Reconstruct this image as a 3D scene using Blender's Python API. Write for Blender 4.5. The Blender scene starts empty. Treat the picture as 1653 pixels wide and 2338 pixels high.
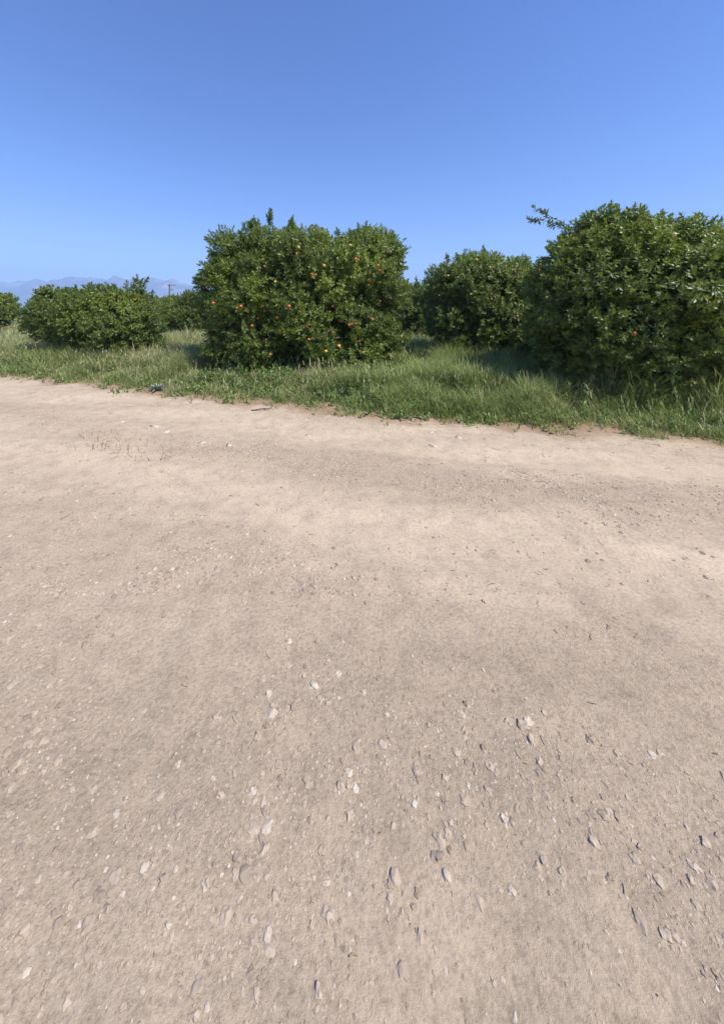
import bpy, math, random
import numpy as np
from mathutils import Vector
from mathutils.bvhtree import BVHTree

SC = bpy.context.scene
COL = SC.collection
rng = np.random.default_rng(7)

# ------------------------------------------------------------------ camera
F = 350.0            # focal length in pixels of the 723 x 1024 frame
CX, CY = 319.0, 308.0  # optical axis in that frame (the horizon is at CY)
H = 1.65
cam = bpy.data.cameras.new("camera")
cam.lens = F / 1024 * 36
cam.sensor_width = 36
cam.sensor_fit = 'AUTO'
cam.shift_x = (361.5 - CX) / 1024
cam.shift_y = -(512 - CY) / 1024
cam.clip_start = 0.05
cam.clip_end = 30000
co = bpy.data.objects.new("camera", cam)
co.location = (0, 0, H)
co.rotation_euler = (math.radians(90), 0, 0)
COL.objects.link(co)
SC.camera = co
K = 0.4455           # photo-view pixel -> frame pixel

# ------------------------------------------------------------------ helpers
def tag(o, label=None, cat=None, group=None, kind=None):
    if label: o["label"] = label
    if cat: o["category"] = cat
    if group: o["group"] = group
    if kind: o["kind"] = kind
    return o

def empty(name, loc):
    o = bpy.data.objects.new(name, None)
    o.empty_display_size = 0.3
    o.location = loc
    COL.objects.link(o)
    return o

def mesh(name, verts, faces, mats, midx=None, tone=None, smooth=False):
    """verts (N,3); faces: list of int arrays (M,k), each with its own k."""
    me = bpy.data.meshes.new(name)
    verts = np.asarray(verts, dtype=np.float32)
    if not isinstance(faces, list): faces = [faces]
    faces = [np.asarray(f, dtype=np.int32) for f in faces if len(f)]
    nl = sum(f.size for f in faces); nf = sum(len(f) for f in faces)
    me.vertices.add(len(verts)); me.vertices.foreach_set("co", verts.ravel())
    me.loops.add(nl); me.polygons.add(nf)
    me.loops.foreach_set("vertex_index", np.concatenate([f.ravel() for f in faces]))
    tot = np.concatenate([np.full(len(f), f.shape[1], np.int32) for f in faces])
    st = np.concatenate([[0], np.cumsum(tot)[:-1]]).astype(np.int32)
    me.polygons.foreach_set("loop_start", st)
    me.polygons.foreach_set("loop_total", tot)
    for m in (mats if isinstance(mats, (list, tuple)) else [mats]): me.materials.append(m)
    if midx is not None: me.polygons.foreach_set("material_index", np.asarray(midx, np.int32))
    me.polygons.foreach_set("use_smooth", np.full(nf, bool(smooth)))
    if tone is not None:
        a = me.attributes.new("tone", 'FLOAT_COLOR', 'POINT')
        t = np.zeros((len(verts), 4), np.float32); t[:, 3] = 1
        t[:, :tone.shape[1]] = tone
        a.data.foreach_set("color", t.ravel())
    me.update(calc_edges=True); me.validate()
    return me

def obj(name, me, parent=None):
    o = bpy.data.objects.new(name, me)
    COL.objects.link(o)
    if parent is not None: o.parent = parent
    return o

def hash2(ix, iy, seed):
    h = (ix.astype(np.int64) * 374761393 + iy.astype(np.int64) * 668265263 + seed * 1274126177) & 0xffffffff
    h = ((h ^ (h >> 13)) * 1274126177) & 0xffffffff
    return ((h ^ (h >> 16)) & 0xffff) / 65535.0

def vnoise(x, y, seed=0):
    x = np.asarray(x, float); y = np.asarray(y, float)
    ix = np.floor(x); iy = np.floor(y); fx = x - ix; fy = y - iy
    fx = fx * fx * (3 - 2 * fx); fy = fy * fy * (3 - 2 * fy)
    a = hash2(ix, iy, seed); b = hash2(ix + 1, iy, seed); c = hash2(ix, iy + 1, seed); d = hash2(ix + 1, iy + 1, seed)
    return (a * (1 - fx) + b * fx) * (1 - fy) + (c * (1 - fx) + d * fx) * fy

def fbm(x, y, seed=0, oct=4):
    s = 0; a = 0.5; t = 0
    for k in range(oct):
        s = s + a * vnoise(x * 2 ** k + 17.3 * k, y * 2 ** k - 9.1 * k, seed + k); t += a; a *= 0.5
    return s / t

# ------------------------------------------------------------------ materials
def newmat(name):
    m = bpy.data.materials.new(name); m.use_nodes = True
    nt = m.node_tree; nt.nodes.clear()
    return m, nt, nt.nodes.new, nt.links.new

def ramp(N, stops):
    r = N("ShaderNodeValToRGB"); e = r.color_ramp.elements
    while len(e) < len(stops): e.new(0.5)
    for i, (p, c) in enumerate(stops):
        e[i].position = p; e[i].color = (*c, 1)
    return r

def leafmat(name, stops, young, rough=0.4, transl=0.25, spec=0.5, tcol=(0.20, 0.32, 0.03)):
    m, nt, N, L = newmat(name)
    at = N("ShaderNodeAttribute"); at.attribute_name = "tone"
    sp = N("ShaderNodeSeparateColor"); L(at.outputs["Color"], sp.inputs[0])
    r = ramp(N, stops); L(sp.outputs[0], r.inputs[0])
    mx = N("ShaderNodeMix"); mx.data_type = 'RGBA'; mx.inputs[7].default_value = (*young, 1)
    L(sp.outputs[1], mx.inputs[0]); L(r.outputs[0], mx.inputs[6])
    b = N("ShaderNodeBsdfPrincipled"); L(mx.outputs[2], b.inputs["Base Color"])
    b.inputs["Roughness"].default_value = rough
    b.inputs["Specular IOR Level"].default_value = spec
    tr = N("ShaderNodeBsdfTranslucent")
    mt = N("ShaderNodeMix"); mt.data_type = 'RGBA'; mt.inputs[0].default_value = 0.5
    mt.inputs[7].default_value = (*tcol, 1); L(mx.outputs[2], mt.inputs[6]); L(mt.outputs[2], tr.inputs["Color"])
    ms = N("ShaderNodeMixShader"); ms.inputs[0].default_value = transl
    L(b.outputs[0], ms.inputs[1]); L(tr.outputs[0], ms.inputs[2])
    o = N("ShaderNodeOutputMaterial"); L(ms.outputs[0], o.inputs[0])
    return m

M_LEAF = leafmat("citrus_leaf", [(0, (0.038, 0.068, 0.013)), (0.5, (0.120, 0.162, 0.026)), (0.85, (0.205, 0.232, 0.050)), (1, (0.25, 0.25, 0.06))],
                 (0.26, 0.31, 0.035), rough=0.42, transl=0.34, spec=0.5, tcol=(0.26, 0.38, 0.03))
M_GRASS = leafmat("grass_blade", [(0, (0.14, 0.20, 0.052)), (0.5, (0.25, 0.31, 0.09)), (1, (0.38, 0.41, 0.17))],
                  (0.44, 0.40, 0.22), rough=0.6, transl=0.35, spec=0.3, tcol=(0.34, 0.42, 0.10))
M_HERB = leafmat("herb_leaf", [(0, (0.08, 0.15, 0.035)), (0.5, (0.14, 0.22, 0.055)), (1, (0.22, 0.28, 0.09))],
                 (0.24, 0.26, 0.09), rough=0.5, transl=0.25, spec=0.35, tcol=(0.16, 0.28, 0.04))
M_DRY = leafmat("dry_stalk", [(0, (0.22, 0.16, 0.09)), (0.5, (0.36, 0.28, 0.16)), (1, (0.50, 0.42, 0.27))],
                (0.42, 0.35, 0.2), rough=0.7, transl=0.15, spec=0.2, tcol=(0.5, 0.4, 0.2))
M_THIS = leafmat("thistle_leaf", [(0, (0.05, 0.09, 0.06)), (0.6, (0.11, 0.15, 0.11)), (1, (0.42, 0.45, 0.38))],
                 (0.45, 0.47, 0.40), rough=0.5, transl=0.1, spec=0.4)

def noisemat(name, stops, scale=4, detail=8, bump=0.3, bscale=30, rough=0.9, dist=0.02):
    m, nt, N, L = newmat(name)
    tc = N("ShaderNodeTexCoord")
    n = N("ShaderNodeTexNoise"); n.inputs["Scale"].default_value = scale; n.inputs["Detail"].default_value = detail
    n.inputs["Roughness"].default_value = 0.65
    L(tc.outputs["Object"], n.inputs["Vector"])
    r = ramp(N, stops); L(n.outputs[0], r.inputs[0])
    n2 = N("ShaderNodeTexNoise"); n2.inputs["Scale"].default_value = bscale; n2.inputs["Detail"].default_value = 6
    L(tc.outputs["Object"], n2.inputs["Vector"])
    bp = N("ShaderNodeBump"); bp.inputs["Strength"].default_value = bump; bp.inputs["Distance"].default_value = dist
    L(n2.outputs[0], bp.inputs["Height"])
    b = N("ShaderNodeBsdfPrincipled"); L(r.outputs[0], b.inputs["Base Color"]); L(bp.outputs[0], b.inputs["Normal"])
    b.inputs["Roughness"].default_value = rough; b.inputs["Specular IOR Level"].default_value = 0.25
    o = N("ShaderNodeOutputMaterial"); L(b.outputs[0], o.inputs[0])
    return m

M_BARK = noisemat("orange_bark", [(0.3, (0.07, 0.055, 0.04)), (0.7, (0.19, 0.15, 0.115))], 9, 8, 0.6, 40)
M_TWIG = noisemat("green_twig", [(0.3, (0.06, 0.08, 0.025)), (0.7, (0.12, 0.13, 0.05))], 12, 3, 0.2, 40)
M_SOIL = noisemat("meadow_soil", [(0.3, (0.06, 0.062, 0.026)), (0.55, (0.11, 0.10, 0.05)), (0.75, (0.17, 0.14, 0.085))], 2.2, 9, 0.5, 14, dist=0.04)
M_STONE = noisemat("pale_stone", [(0.3, (0.36, 0.30, 0.23)), (0.7, (0.52, 0.45, 0.36))], 18, 6, 0.4, 60, 0.85, 0.005)
M_POLE = noisemat("weathered_pole", [(0.3, (0.09, 0.075, 0.06)), (0.7, (0.17, 0.145, 0.12))], 3, 6, 0.3, 20)
M_PORC = noisemat("grey_porcelain", [(0.3, (0.25, 0.25, 0.25)), (0.7, (0.32, 0.32, 0.33))], 5, 2, 0.0, 10, 0.3)
M_MOUNT = noisemat("mountain_rock", [(0.30, (0.05, 0.07, 0.045)), (0.5, (0.13, 0.13, 0.10)), (0.62, (0.30, 0.28, 0.25)), (0.8, (0.5, 0.48, 0.45))], 0.006, 9, 0.6, 0.02, 0.95, 30)

def orangemat(name, a, b_):
    m, nt, N, L = newmat(name)
    tc = N("ShaderNodeTexCoord"); n = N("ShaderNodeTexNoise"); n.inputs["Scale"].default_value = 3
    L(tc.outputs["Object"], n.inputs["Vector"])
    r = ramp(N, [(0.35, a), (0.7, b_)]); L(n.outputs[0], r.inputs[0])
    v = N("ShaderNodeTexVoronoi"); v.inputs["Scale"].default_value = 400; L(tc.outputs["Object"], v.inputs["Vector"])
    bp = N("ShaderNodeBump"); bp.inputs["Strength"].default_value = 0.15; bp.inputs["Distance"].default_value = 0.001
    L(v.outputs[0], bp.inputs["Height"])
    b = N("ShaderNodeBsdfPrincipled"); L(r.outputs[0], b.inputs["Base Color"]); L(bp.outputs[0], b.inputs["Normal"])
    b.inputs["Roughness"].default_value = 0.42
    o = N("ShaderNodeOutputMaterial"); L(b.outputs[0], o.inputs[0])
    return m
M_ORANGE = orangemat("orange_peel", (0.48, 0.12, 0.03), (0.58, 0.21, 0.06))
M_YELLOW = orangemat("yellow_peel", (0.62, 0.36, 0.07), (0.70, 0.47, 0.13))

def roadmat():
    m, nt, N, L = newmat("dirt_road")
    tc = N("ShaderNodeTexCoord")
    def noise(s, d, ro=0.6, vec=None):
        n = N("ShaderNodeTexNoise"); n.inputs["Scale"].default_value = s; n.inputs["Detail"].default_value = d
        n.inputs["Roughness"].default_value = ro
        L(vec if vec is not None else tc.outputs["Object"], n.inputs["Vector"]); return n
    # the tracks run along the road: stretch the large stains that way
    mp = N("ShaderNodeMapping"); mp.inputs["Rotation"].default_value = (0, 0, math.radians(19))
    mp.inputs["Scale"].default_value = (0.35, 1.6, 1)
    L(tc.outputs["Object"], mp.inputs["Vector"])
    big = noise(0.9, 6, 0.6, mp.outputs[0])
    r1 = ramp(N, [(0.28, (0.38, 0.30, 0.212)), (0.5, (0.455, 0.36, 0.255)), (0.72, (0.52, 0.415, 0.295))])
    L(big.outputs[0], r1.inputs[0])
    mid = noise(7, 8, 0.7)
    r2 = ramp(N, [(0.3, (0.80, 0.79, 0.79)), (0.5, (1, 1, 1)), (0.72, (1.12, 1.11, 1.08))]); L(mid.outputs[0], r2.inputs[0])
    mu = N("ShaderNodeMix"); mu.data_type = 'RGBA'; mu.blend_type = 'MULTIPLY'; mu.inputs[0].default_value = 1
    L(r1.outputs[0], mu.inputs[6]); L(r2.outputs[0], mu.inputs[7])
    fine = noise(60, 6, 0.75)
    r3 = ramp(N, [(0.3, (0.66, 0.64, 0.62)), (0.52, (1, 1, 1)), (0.75, (1.2, 1.19, 1.17))]); L(fine.outputs[0], r3.inputs[0])
    mu2 = N("ShaderNodeMix"); mu2.data_type = 'RGBA'; mu2.blend_type = 'MULTIPLY'; mu2.inputs[0].default_value = 1
    L(mu.outputs[2], mu2.inputs[6]); L(r3.outputs[0], mu2.inputs[7])
    # reddish crumbly soil towards the verge (tone.r = nearness of the verge)
    at = N("ShaderNodeAttribute"); at.attribute_name = "tone"
    sp = N("ShaderNodeSeparateColor"); L(at.outputs["Color"], sp.inputs[0])
    mx = N("ShaderNodeMix"); mx.data_type = 'RGBA'; mx.inputs[7].default_value = (0.27, 0.175, 0.11, 1)
    # loose greyer grit between the packed tan wheel tracks (tone.g)
    lo = N("ShaderNodeMix"); lo.data_type = 'RGBA'; lo.blend_type = 'MULTIPLY'; lo.inputs[7].default_value = (0.93, 0.92, 0.92, 1)
    L(sp.outputs[1], lo.inputs[0]); L(mu2.outputs[2], lo.inputs[6])
    L(sp.outputs[0], mx.inputs[0]); L(lo.outputs[2], mx.inputs[6])
    ma = N("ShaderNodeMath"); ma.operation = 'MULTIPLY_ADD'; ma.inputs[1].default_value = 0.75; ma.inputs[2].default_value = 0.15
    L(sp.outputs[1], ma.inputs[0])
    bp = N("ShaderNodeBump"); bp.inputs["Strength"].default_value = 0.55; bp.inputs["Distance"].default_value = 0.012
    L(fine.outputs[0], bp.inputs["Height"])
    vo = N("ShaderNodeTexVoronoi"); vo.inputs["Scale"].default_value = 55; L(tc.outputs["Object"], vo.inputs["Vector"])
    bp2 = N("ShaderNodeBump"); bp2.inputs["Strength"].default_value = 0.10; bp2.inputs["Distance"].default_value = 0.006
    bp2.invert = True; L(ma.outputs[0], bp.inputs["Strength"])
    L(vo.outputs[0], bp2.inputs["Height"]); L(bp.outputs[0], bp2.inputs["Normal"])
    b = N("ShaderNodeBsdfPrincipled"); L(mx.outputs[2], b.inputs["Base Color"]); L(bp2.outputs[0], b.inputs["Normal"])
    b.inputs["Roughness"].default_value = 0.95; b.inputs["Specular IOR Level"].default_value = 0.15
    o = N("ShaderNodeOutputMaterial"); L(b.outputs[0], o.inputs[0])
    return m
M_ROAD = roadmat()

def gravelmat():
    m, nt, N, L = newmat("gravel")
    at = N("ShaderNodeAttribute"); at.attribute_name = "tone"
    sp = N("ShaderNodeSeparateColor"); L(at.outputs["Color"], sp.inputs[0])
    r = ramp(N, [(0, (0.25, 0.195, 0.145)), (0.4, (0.37, 0.29, 0.215)), (0.85, (0.40, 0.32, 0.24)), (1, (0.49, 0.42, 0.33))]); L(sp.outputs[0], r.inputs[0])
    tc = N("ShaderNodeTexCoord"); n = N("ShaderNodeTexNoise"); n.inputs["Scale"].default_value = 90; L(tc.outputs["Object"], n.inputs["Vector"])
    bp = N("ShaderNodeBump"); bp.inputs["Strength"].default_value = 0.5; bp.inputs["Distance"].default_value = 0.003; L(n.outputs[0], bp.inputs["Height"])
    b = N("ShaderNodeBsdfPrincipled"); L(r.outputs[0], b.inputs["Base Color"]); L(bp.outputs[0], b.inputs["Normal"])
    b.inputs["Roughness"].default_value = 0.9; b.inputs["Specular IOR Level"].default_value = 0.2
    o = N("ShaderNodeOutputMaterial"); L(b.outputs[0], o.inputs[0])
    return m
M_GRAVEL = gravelmat()

# ------------------------------------------------------------------ terrain
EX = np.array([-60, -30, -14, -7.2, -4.29, -3.21, -1.67, -0.56, 0.03, 1.2, 2.84, 6.0, 12.0, 30, 60])
EY = np.array([24.0, 14.5, 10.2, 8.2, 7.17, 6.53, 6.08, 5.80, 5.43, 5.11, 4.73, 3.75, 1.9, -4, -14])
def edge(x):
    x = np.asarray(x, float)
    return np.interp(x, EX, EY) + 0.30 * (fbm(x * 0.9, x * 0 + 3.3, 5, 4) - 0.5) + 0.16 * (vnoise(x * 5, x * 0 + 1.7, 9) - 0.5)

def ground_z(x, y):
    d = (np.asarray(y, float) - np.interp(x, EX, EY)) * 0.94       # distance beyond the verge
    up = 0.10 * np.clip((d + 0.2) / 1.6, 0, 1) ** 1.3 + 0.05 * (fbm(x * 0.35, y * 0.35, 21, 3) - 0.5) * np.clip(d, 0, 1)
    # road: two shallow wheel tracks with a crown between
    rut = -0.030 * (np.exp(-((d + 0.95) / 0.26) ** 4) + np.exp(-((d + 2.6) / 0.26) ** 4)) * (0.5 + fbm(x * 0.5, y * 0.5, 35, 2))
    wob = 0.030 * (fbm(x * 1.1, y * 1.1, 31, 3) - 0.5) + 0.020 * (fbm(x * 5, y * 5, 33, 4) - 0.5)
    return up + rut + wob * np.clip(1 - d / 0.6, 0.3, 1)

def grid(xs, ys, z, name, mat, tone=None):
    X, Y = np.meshgrid(xs, ys)
    V = np.stack([X, Y, z(X, Y)], -1).reshape(-1, 3)
    nx, ny = len(xs), len(ys)
    i = np.arange(nx * ny).reshape(ny, nx)
    Fc = np.stack([i[:-1, :-1], i[:-1, 1:], i[1:, 1:], i[1:, :-1]], -1).reshape(-1, 4)
    return mesh(name, V, Fc, mat, smooth=True, tone=None if tone is None else tone(X, Y))

def spread(a, b, n, lo, hi, m):
    """coordinates with fine spacing inside [lo, hi] and growing spacing outside"""
    mid = np.linspace(lo, hi, n)
    l = lo - np.geomspace(mid[1] - mid[0], lo - a, m)[::-1]
    r = hi + np.geomspace(mid[1] - mid[0], b - hi, m)
    return np.concatenate([l, mid, r])

gx = spread(-4200, 4200, 161, -20, 20, 40)
gy = spread(-400, 3900, 161, -2, 38, 40)
def zg(X, Y):
    near = np.clip(1 - (np.hypot(X, Y) - 40) / 40, 0, 1)
    return np.where(near > 0, ground_z(X, Y) * near, 0) - 0.03
tag(obj("ground", grid(gx, gy, zg, "ground", M_SOIL)), kind="structure")

# the dirt road: a strip following the grass edge, reaching the camera side
u = np.concatenate([np.linspace(-60, -9, 120), np.linspace(-8.9, 9, 640), np.linspace(9.2, 60, 120)])
w = np.concatenate([np.linspace(0, 1, 70), np.linspace(1.02, 5.6, 150), np.linspace(5.7, 9, 20)])
U, W = np.meshgrid(u, w)
Yr = edge(U) + 0.62 - W
wild = fbm(U * 1.7, Yr * 1.7, 44, 4)
Zr = ground_z(U, Yr) + 0.006
Zr = np.where(W < 0.02, Zr - 0.05, Zr)
V = np.stack([U, Yr, Zr], -1).reshape(-1, 3)
i = np.arange(U.size).reshape(U.shape)
Fc = np.stack([i[1:, :-1], i[1:, 1:], i[:-1, 1:], i[:-1, :-1]], -1).reshape(-1, 4)
rd = W - 0.62                                            # distance out from the grass edge
nearv = np.clip(0.62 - (rd + 0.5 * (fbm(U * 2.3, Yr * 2.3, 45, 4) - 0.5)) / (0.16 + 1.1 * np.clip(wild - 0.38, 0, 1)), 0, 1) * 0.85
loose = np.clip(0.15 + np.exp(-((rd - 1.75) / 0.42) ** 2) + np.clip((rd - 2.9) / 0.7, 0, 1) + 1.6 * (fbm(U * 1.2, Yr * 1.2, 46, 4) - 0.5), 0, 1)
track = np.exp(-((rd - 0.95) / 0.24) ** 2) + np.exp(-((rd - 2.6) / 0.24) ** 2)
loose = np.clip(loose - 0.7 * track, 0, 1)
tag(obj("dirt_road", mesh("dirt_road", V, Fc, M_ROAD, smooth=True, tone=np.stack([nearv.ravel(), loose.ravel()], 1))), kind="structure")

# gravel lying on the road
def ico():
    t = (1 + 5 ** 0.5) / 2
    v = np.array([(-1, t, 0), (1, t, 0), (-1, -t, 0), (1, -t, 0), (0, -1, t), (0, 1, t), (0, -1, -t), (0, 1, -t), (t, 0, -1), (t, 0, 1), (-t, 0, -1), (-t, 0, 1)], float)
    f = np.array([(0, 11, 5), (0, 5, 1), (0, 1, 7), (0, 7, 10), (0, 10, 11), (1, 5, 9), (5, 11, 4), (11, 10, 2), (10, 7, 6), (7, 1, 8), (3, 9, 4), (3, 4, 2), (3, 2, 6), (3, 6, 8), (3, 8, 9), (4, 9, 5), (2, 4, 11), (6, 2, 10), (8, 6, 7), (9, 8, 1)])
    return v / np.linalg.norm(v[0]), f
def ico2():
    v, f = ico(); v = list(map(tuple, v)); cache = {}
    def mid(a, b):
        k = (min(a, b), max(a, b))
        if k not in cache:
            p = np.add(v[a], v[b]); v.append(tuple(p / np.linalg.norm(p))); cache[k] = len(v) - 1
        return cache[k]
    nf = []
    for a, b, c in f:
        x, y, z = mid(a, b), mid(b, c), mid(c, a)
        nf += [(a, x, z), (b, y, x), (c, z, y), (x, y, z)]
    return np.array(v), np.array(nf)

def scatter_solid(tv, tf, P, S, rotz, jitter):
    n = len(P); k = len(tv)
    R = np.zeros((n, 3, 3)); c, s = np.cos(rotz), np.sin(rotz)
    R[:, 0, 0] = c; R[:, 0, 1] = -s; R[:, 1, 0] = s; R[:, 1, 1] = c; R[:, 2, 2] = 1
    t = tv[None] * (1 + jitter * (rng.random((n, k, 1)) - 0.5)) * S[:, None, :]
    v = np.einsum('nij,nkj->nki', R, t) + P[:, None]
    f = tf[None] + (np.arange(n) * k)[:, None, None]
    return v.reshape(-1, 3), f.reshape(-1, tf.shape[1])

def road_points(n, ymin, ymax):
    """points on the road seen by the camera, thicker near it and in drifts between the tracks"""
    P = []
    while sum(map(len, P)) < n:
        y = ymin + (ymax - ymin) * rng.random(4 * n) ** 1.25
        x = (rng.random(4 * n) * 2.3 - 1.05) * (y + 0.6)
        d = edge(x) - y
        drift = np.exp(-((d - 1.75) / 0.42) ** 2) + np.clip((d - 2.9) / 0.7, 0, 0.9) + 0.4 * np.exp(-(d / 0.3) ** 2) - 0.1 * np.exp(-((d - 0.95) / 0.25) ** 2) - 0.35 * np.exp(-((d - 2.6) / 0.25) ** 2)
        keep = (d > 0.02) & (rng.random(4 * n) < 0.05 + 0.9 * np.clip(drift, 0, 1.2) * np.clip(4.5 * (fbm(x * 1.7, y * 1.7, 71, 4) - 0.42), 0.04, 1.1))
        P.append(np.stack([x, y], 1)[keep])
    return np.concatenate(P)[:n]

gv, gf, gt = [], [], []; off = 0
for (tv, tf), n, y0, y1, lo, hi in ((ico2(), 3000, 0.4, 2.4, 0.004, 0.013), (ico(), 34000, 0.4, 3.2, 0.0010, 0.0045), (ico(), 24000, 2.0, 8.5, 0.003, 0.012)):
    p = road_points(n, y0, y1)
    s = lo + (hi - lo) * (rng.random(n) ** 5.0 * 1.25)
    S = s[:, None] * np.stack([0.8 + 0.6 * rng.random(n), 0.8 + 0.6 * rng.random(n), 0.4 + 0.4 * rng.random(n)], 1)
    P3 = np.stack([p[:, 0], p[:, 1], ground_z(p[:, 0], p[:, 1]) + 0.006 - 0.12 * S[:, 2]], 1)
    v, f = scatter_solid(tv, tf, P3, S, rng.random(n) * 6.28, 0.75)
    gv.append(v); gf.append(f + off); off += len(v)
    gt.append(np.repeat(rng.random(n) ** 1.1, len(tv)))
tag(obj("gravel", mesh("gravel", np.concatenate(gv), np.concatenate(gf), M_GRAVEL, tone=np.concatenate(gt)[:, None], smooth=False)), kind="stuff")

def pix(dx, dy, Y):
    """photo-view pixel at depth Y -> world x, z"""
    return (dx * K - CX) / F * Y, H - (dy * K - CY) / F * Y

# single larger pale stones
tv, tf = ico2()
stone_spots = [(350, 958, 0.055), (372, 970, 0.05), (287, 912, 0.045), (455, 994, 0.04), (516, 1000, 0.04), (966, 970, 0.035), (1028, 983, 0.045), (972, 996, 0.04), (275, 946, 0.04), (690, 975, 0.035)]
for k, (dx, dy, s) in enumerate(stone_spots):
    Y = H * F / (dy * K - CY); x, _ = pix(dx, dy, Y)
    S = np.array([[s * 1.25, s * 0.95, s * 0.42]])
    v, f = scatter_solid(tv, tf, np.zeros((1, 3)), S, np.array([k * 1.3]), 0.7)
    o = obj("stone", mesh("stone", v, f, M_STONE, smooth=True))
    o.location = (x, Y, float(ground_z(x, Y)) + s * 0.02); o.rotation_euler = (0.2 * math.sin(k * 2.3), 0.2 * math.cos(k * 1.7), 0)
    tag(o, "small pale flat stone lying on the beige dirt road", "stone", "pale stones on the dirt road")

# ------------------------------------------------------------------ leaf engine
def unit(v): return v / np.maximum(np.linalg.norm(v, axis=-1, keepdims=True), 1e-9)

def leaf(L, W, fold=0.25, droop=0.12):
    """one leaf along +x, normal +z : 5 points, 2 quads sharing the midrib"""
    return np.array([(0, 0, 0), (L * 0.45, W / 2, fold * W * 0.5 - droop * L * 0.3), (L, 0, -droop * L), (L * 0.45, -W / 2, fold * W * 0.5 - droop * L * 0.3), (L * 0.5, 0, -droop * L * 0.2)])
LEAF_F = np.array([(0, 4, 2, 1), (0, 3, 2, 4)])

def shoot(nleaf, Ls, L0, seed, width=0.42):
    """a twig end: leaves spiralling round the +z axis"""
    r = np.random.default_rng(seed); out = []
    for k in range(nleaf):
        t = k / max(nleaf - 1, 1)
        az = k * 2.4 + r.normal(0, 0.35)
        el = math.radians(8 + 62 * t + r.normal(0, 14))       # tip leaves point along the twig
        Lk = L0 * (0.75 + 0.45 * r.random()) * (1.08 - 0.3 * t)
        p = leaf(Lk, Lk * width * (0.85 + 0.3 * r.random()), 0.3, 0.14 + 0.12 * r.random())
        roll = r.normal(0, 0.35); c, s = math.cos(roll), math.sin(roll)
        p = p @ np.array([[1, 0, 0], [0, c, s], [0, -s, c]])
        c, s = math.cos(el), math.sin(el)
        p = p @ np.array([[c, 0, s], [0, 1, 0], [-s, 0, c]])
        c, s = math.cos(az), math.sin(az)
        p = p @ np.array([[c, s, 0], [-s, c, 0], [0, 0, 1]])
        out.append(p + np.array([0, 0, (t - 0.75) * Ls]))
    return np.array(out)                                        # (n,5,3)

SHOOTS = [shoot(n, 0.16, 0.088, 100 + i) for i, n in enumerate((15, 13, 17, 14, 16, 12, 15, 18))]
SHOOTS_FAR = [shoot(n, 0.22, 0.15, 200 + i, 0.5) for i, n in enumerate((9, 10, 8, 9))]

def frames(A, spin):
    A = unit(A); ref = np.where(np.abs(A[:, 2:3]) > 0.9, np.array([[1., 0, 0]]), np.array([[0, 0, 1.]]))
    X = unit(np.cross(ref, A)); Y = np.cross(A, X)
    c, s = np.cos(spin)[:, None], np.sin(spin)[:, None]
    X2 = X * c + Y * s; Y2 = -X * s + Y * c
    return np.stack([X2, Y2, A], 1)                             # rows = local axes

def place_shoots(P, A, S, young, tmpl, r):
    V, T = [], []
    which = r.integers(0, len(tmpl), len(P))
    Fm = frames(A, r.random(len(P)) * 6.28)
    for k, t in enumerate(tmpl):
        m = which == k
        if not m.any(): continue
        n = m.sum(); pts = t.reshape(-1, 3)
        v = np.einsum('kc,ncd->nkd', pts, Fm[m]) * S[m][:, None, None] + P[m][:, None]
        V.append(v.reshape(-1, 3))
        nl = len(t)
        rr = np.clip(0.42 + 0.2 * r.standard_normal((n, nl)) + 0.12 * r.standard_normal((n, 1)), 0, 0.97)
        odd = r.random((n, nl)) < 0.006
        rr = np.where(odd, 1.0, rr)
        yy = np.clip(young[m][:, None] * (0.55 + 0.6 * r.random((n, nl))), 0, 1)
        T.append(np.repeat(np.stack([rr, yy], -1).reshape(-1, 2), 5, 0))
    V = np.concatenate(V); T = np.concatenate(T)
    nl = len(V) // 5
    Fc = (LEAF_F[None] + (np.arange(nl) * 5)[:, None, None]).reshape(-1, 4)
    return V, Fc, T

def tube(path, radii, n=8):
    path = np.asarray(path, float); m = len(path)
    d = unit(np.gradient(path, axis=0)); V = []
    ref = np.array([0.3, 1.0, 0.1])
    for p, t, r in zip(path, d, radii):
        a = unit(np.cross(ref, t)); b = np.cross(t, a)
        an = np.arange(n) / n * 2 * math.pi
        V.append(p + r * (np.cos(an)[:, None] * a + np.sin(an)[:, None] * b))
    V = np.concatenate(V); q = []
    for i in range(m - 1):
        for j in range(n):
            q.append((i * n + j, i * n + (j + 1) % n, (i + 1) * n + (j + 1) % n, (i + 1) * n + j))
    cap = [tuple(range(n))[::-1], tuple((m - 1) * n + j for j in range(n))]
    return V, np.array(q), np.array(cap)

class Parts:
    def __init__(s): s.V = []; s.Q = []; s.C = []; s.n = 0
    def tube(s, path, radii, n=8):
        V, q, c = tube(path, radii, n); s.V.append(V); s.Q.append(q + s.n); s.C.append(c + s.n); s.n += len(V)
    def build(s, name, mat): caps = [np.concatenate([c for c in s.C if c.shape[1] == k]) for k in sorted({c.shape[1] for c in s.C})]; return mesh(name, np.concatenate(s.V), [np.concatenate(s.Q)] + caps, mat, smooth=True)

def wander(a, b, n, amp, r):
    a, b = np.asarray(a, float), np.asarray(b, float)
    t = np.linspace(0, 1, n)[:, None]
    off = np.cumsum(r.normal(0, amp, (n, 3)), 0); off -= t * off[-1]; off *= np.sin(t * math.pi) ** 0.5
    return a + (b - a) * t + off - off[0] * (1 - t)

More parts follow.
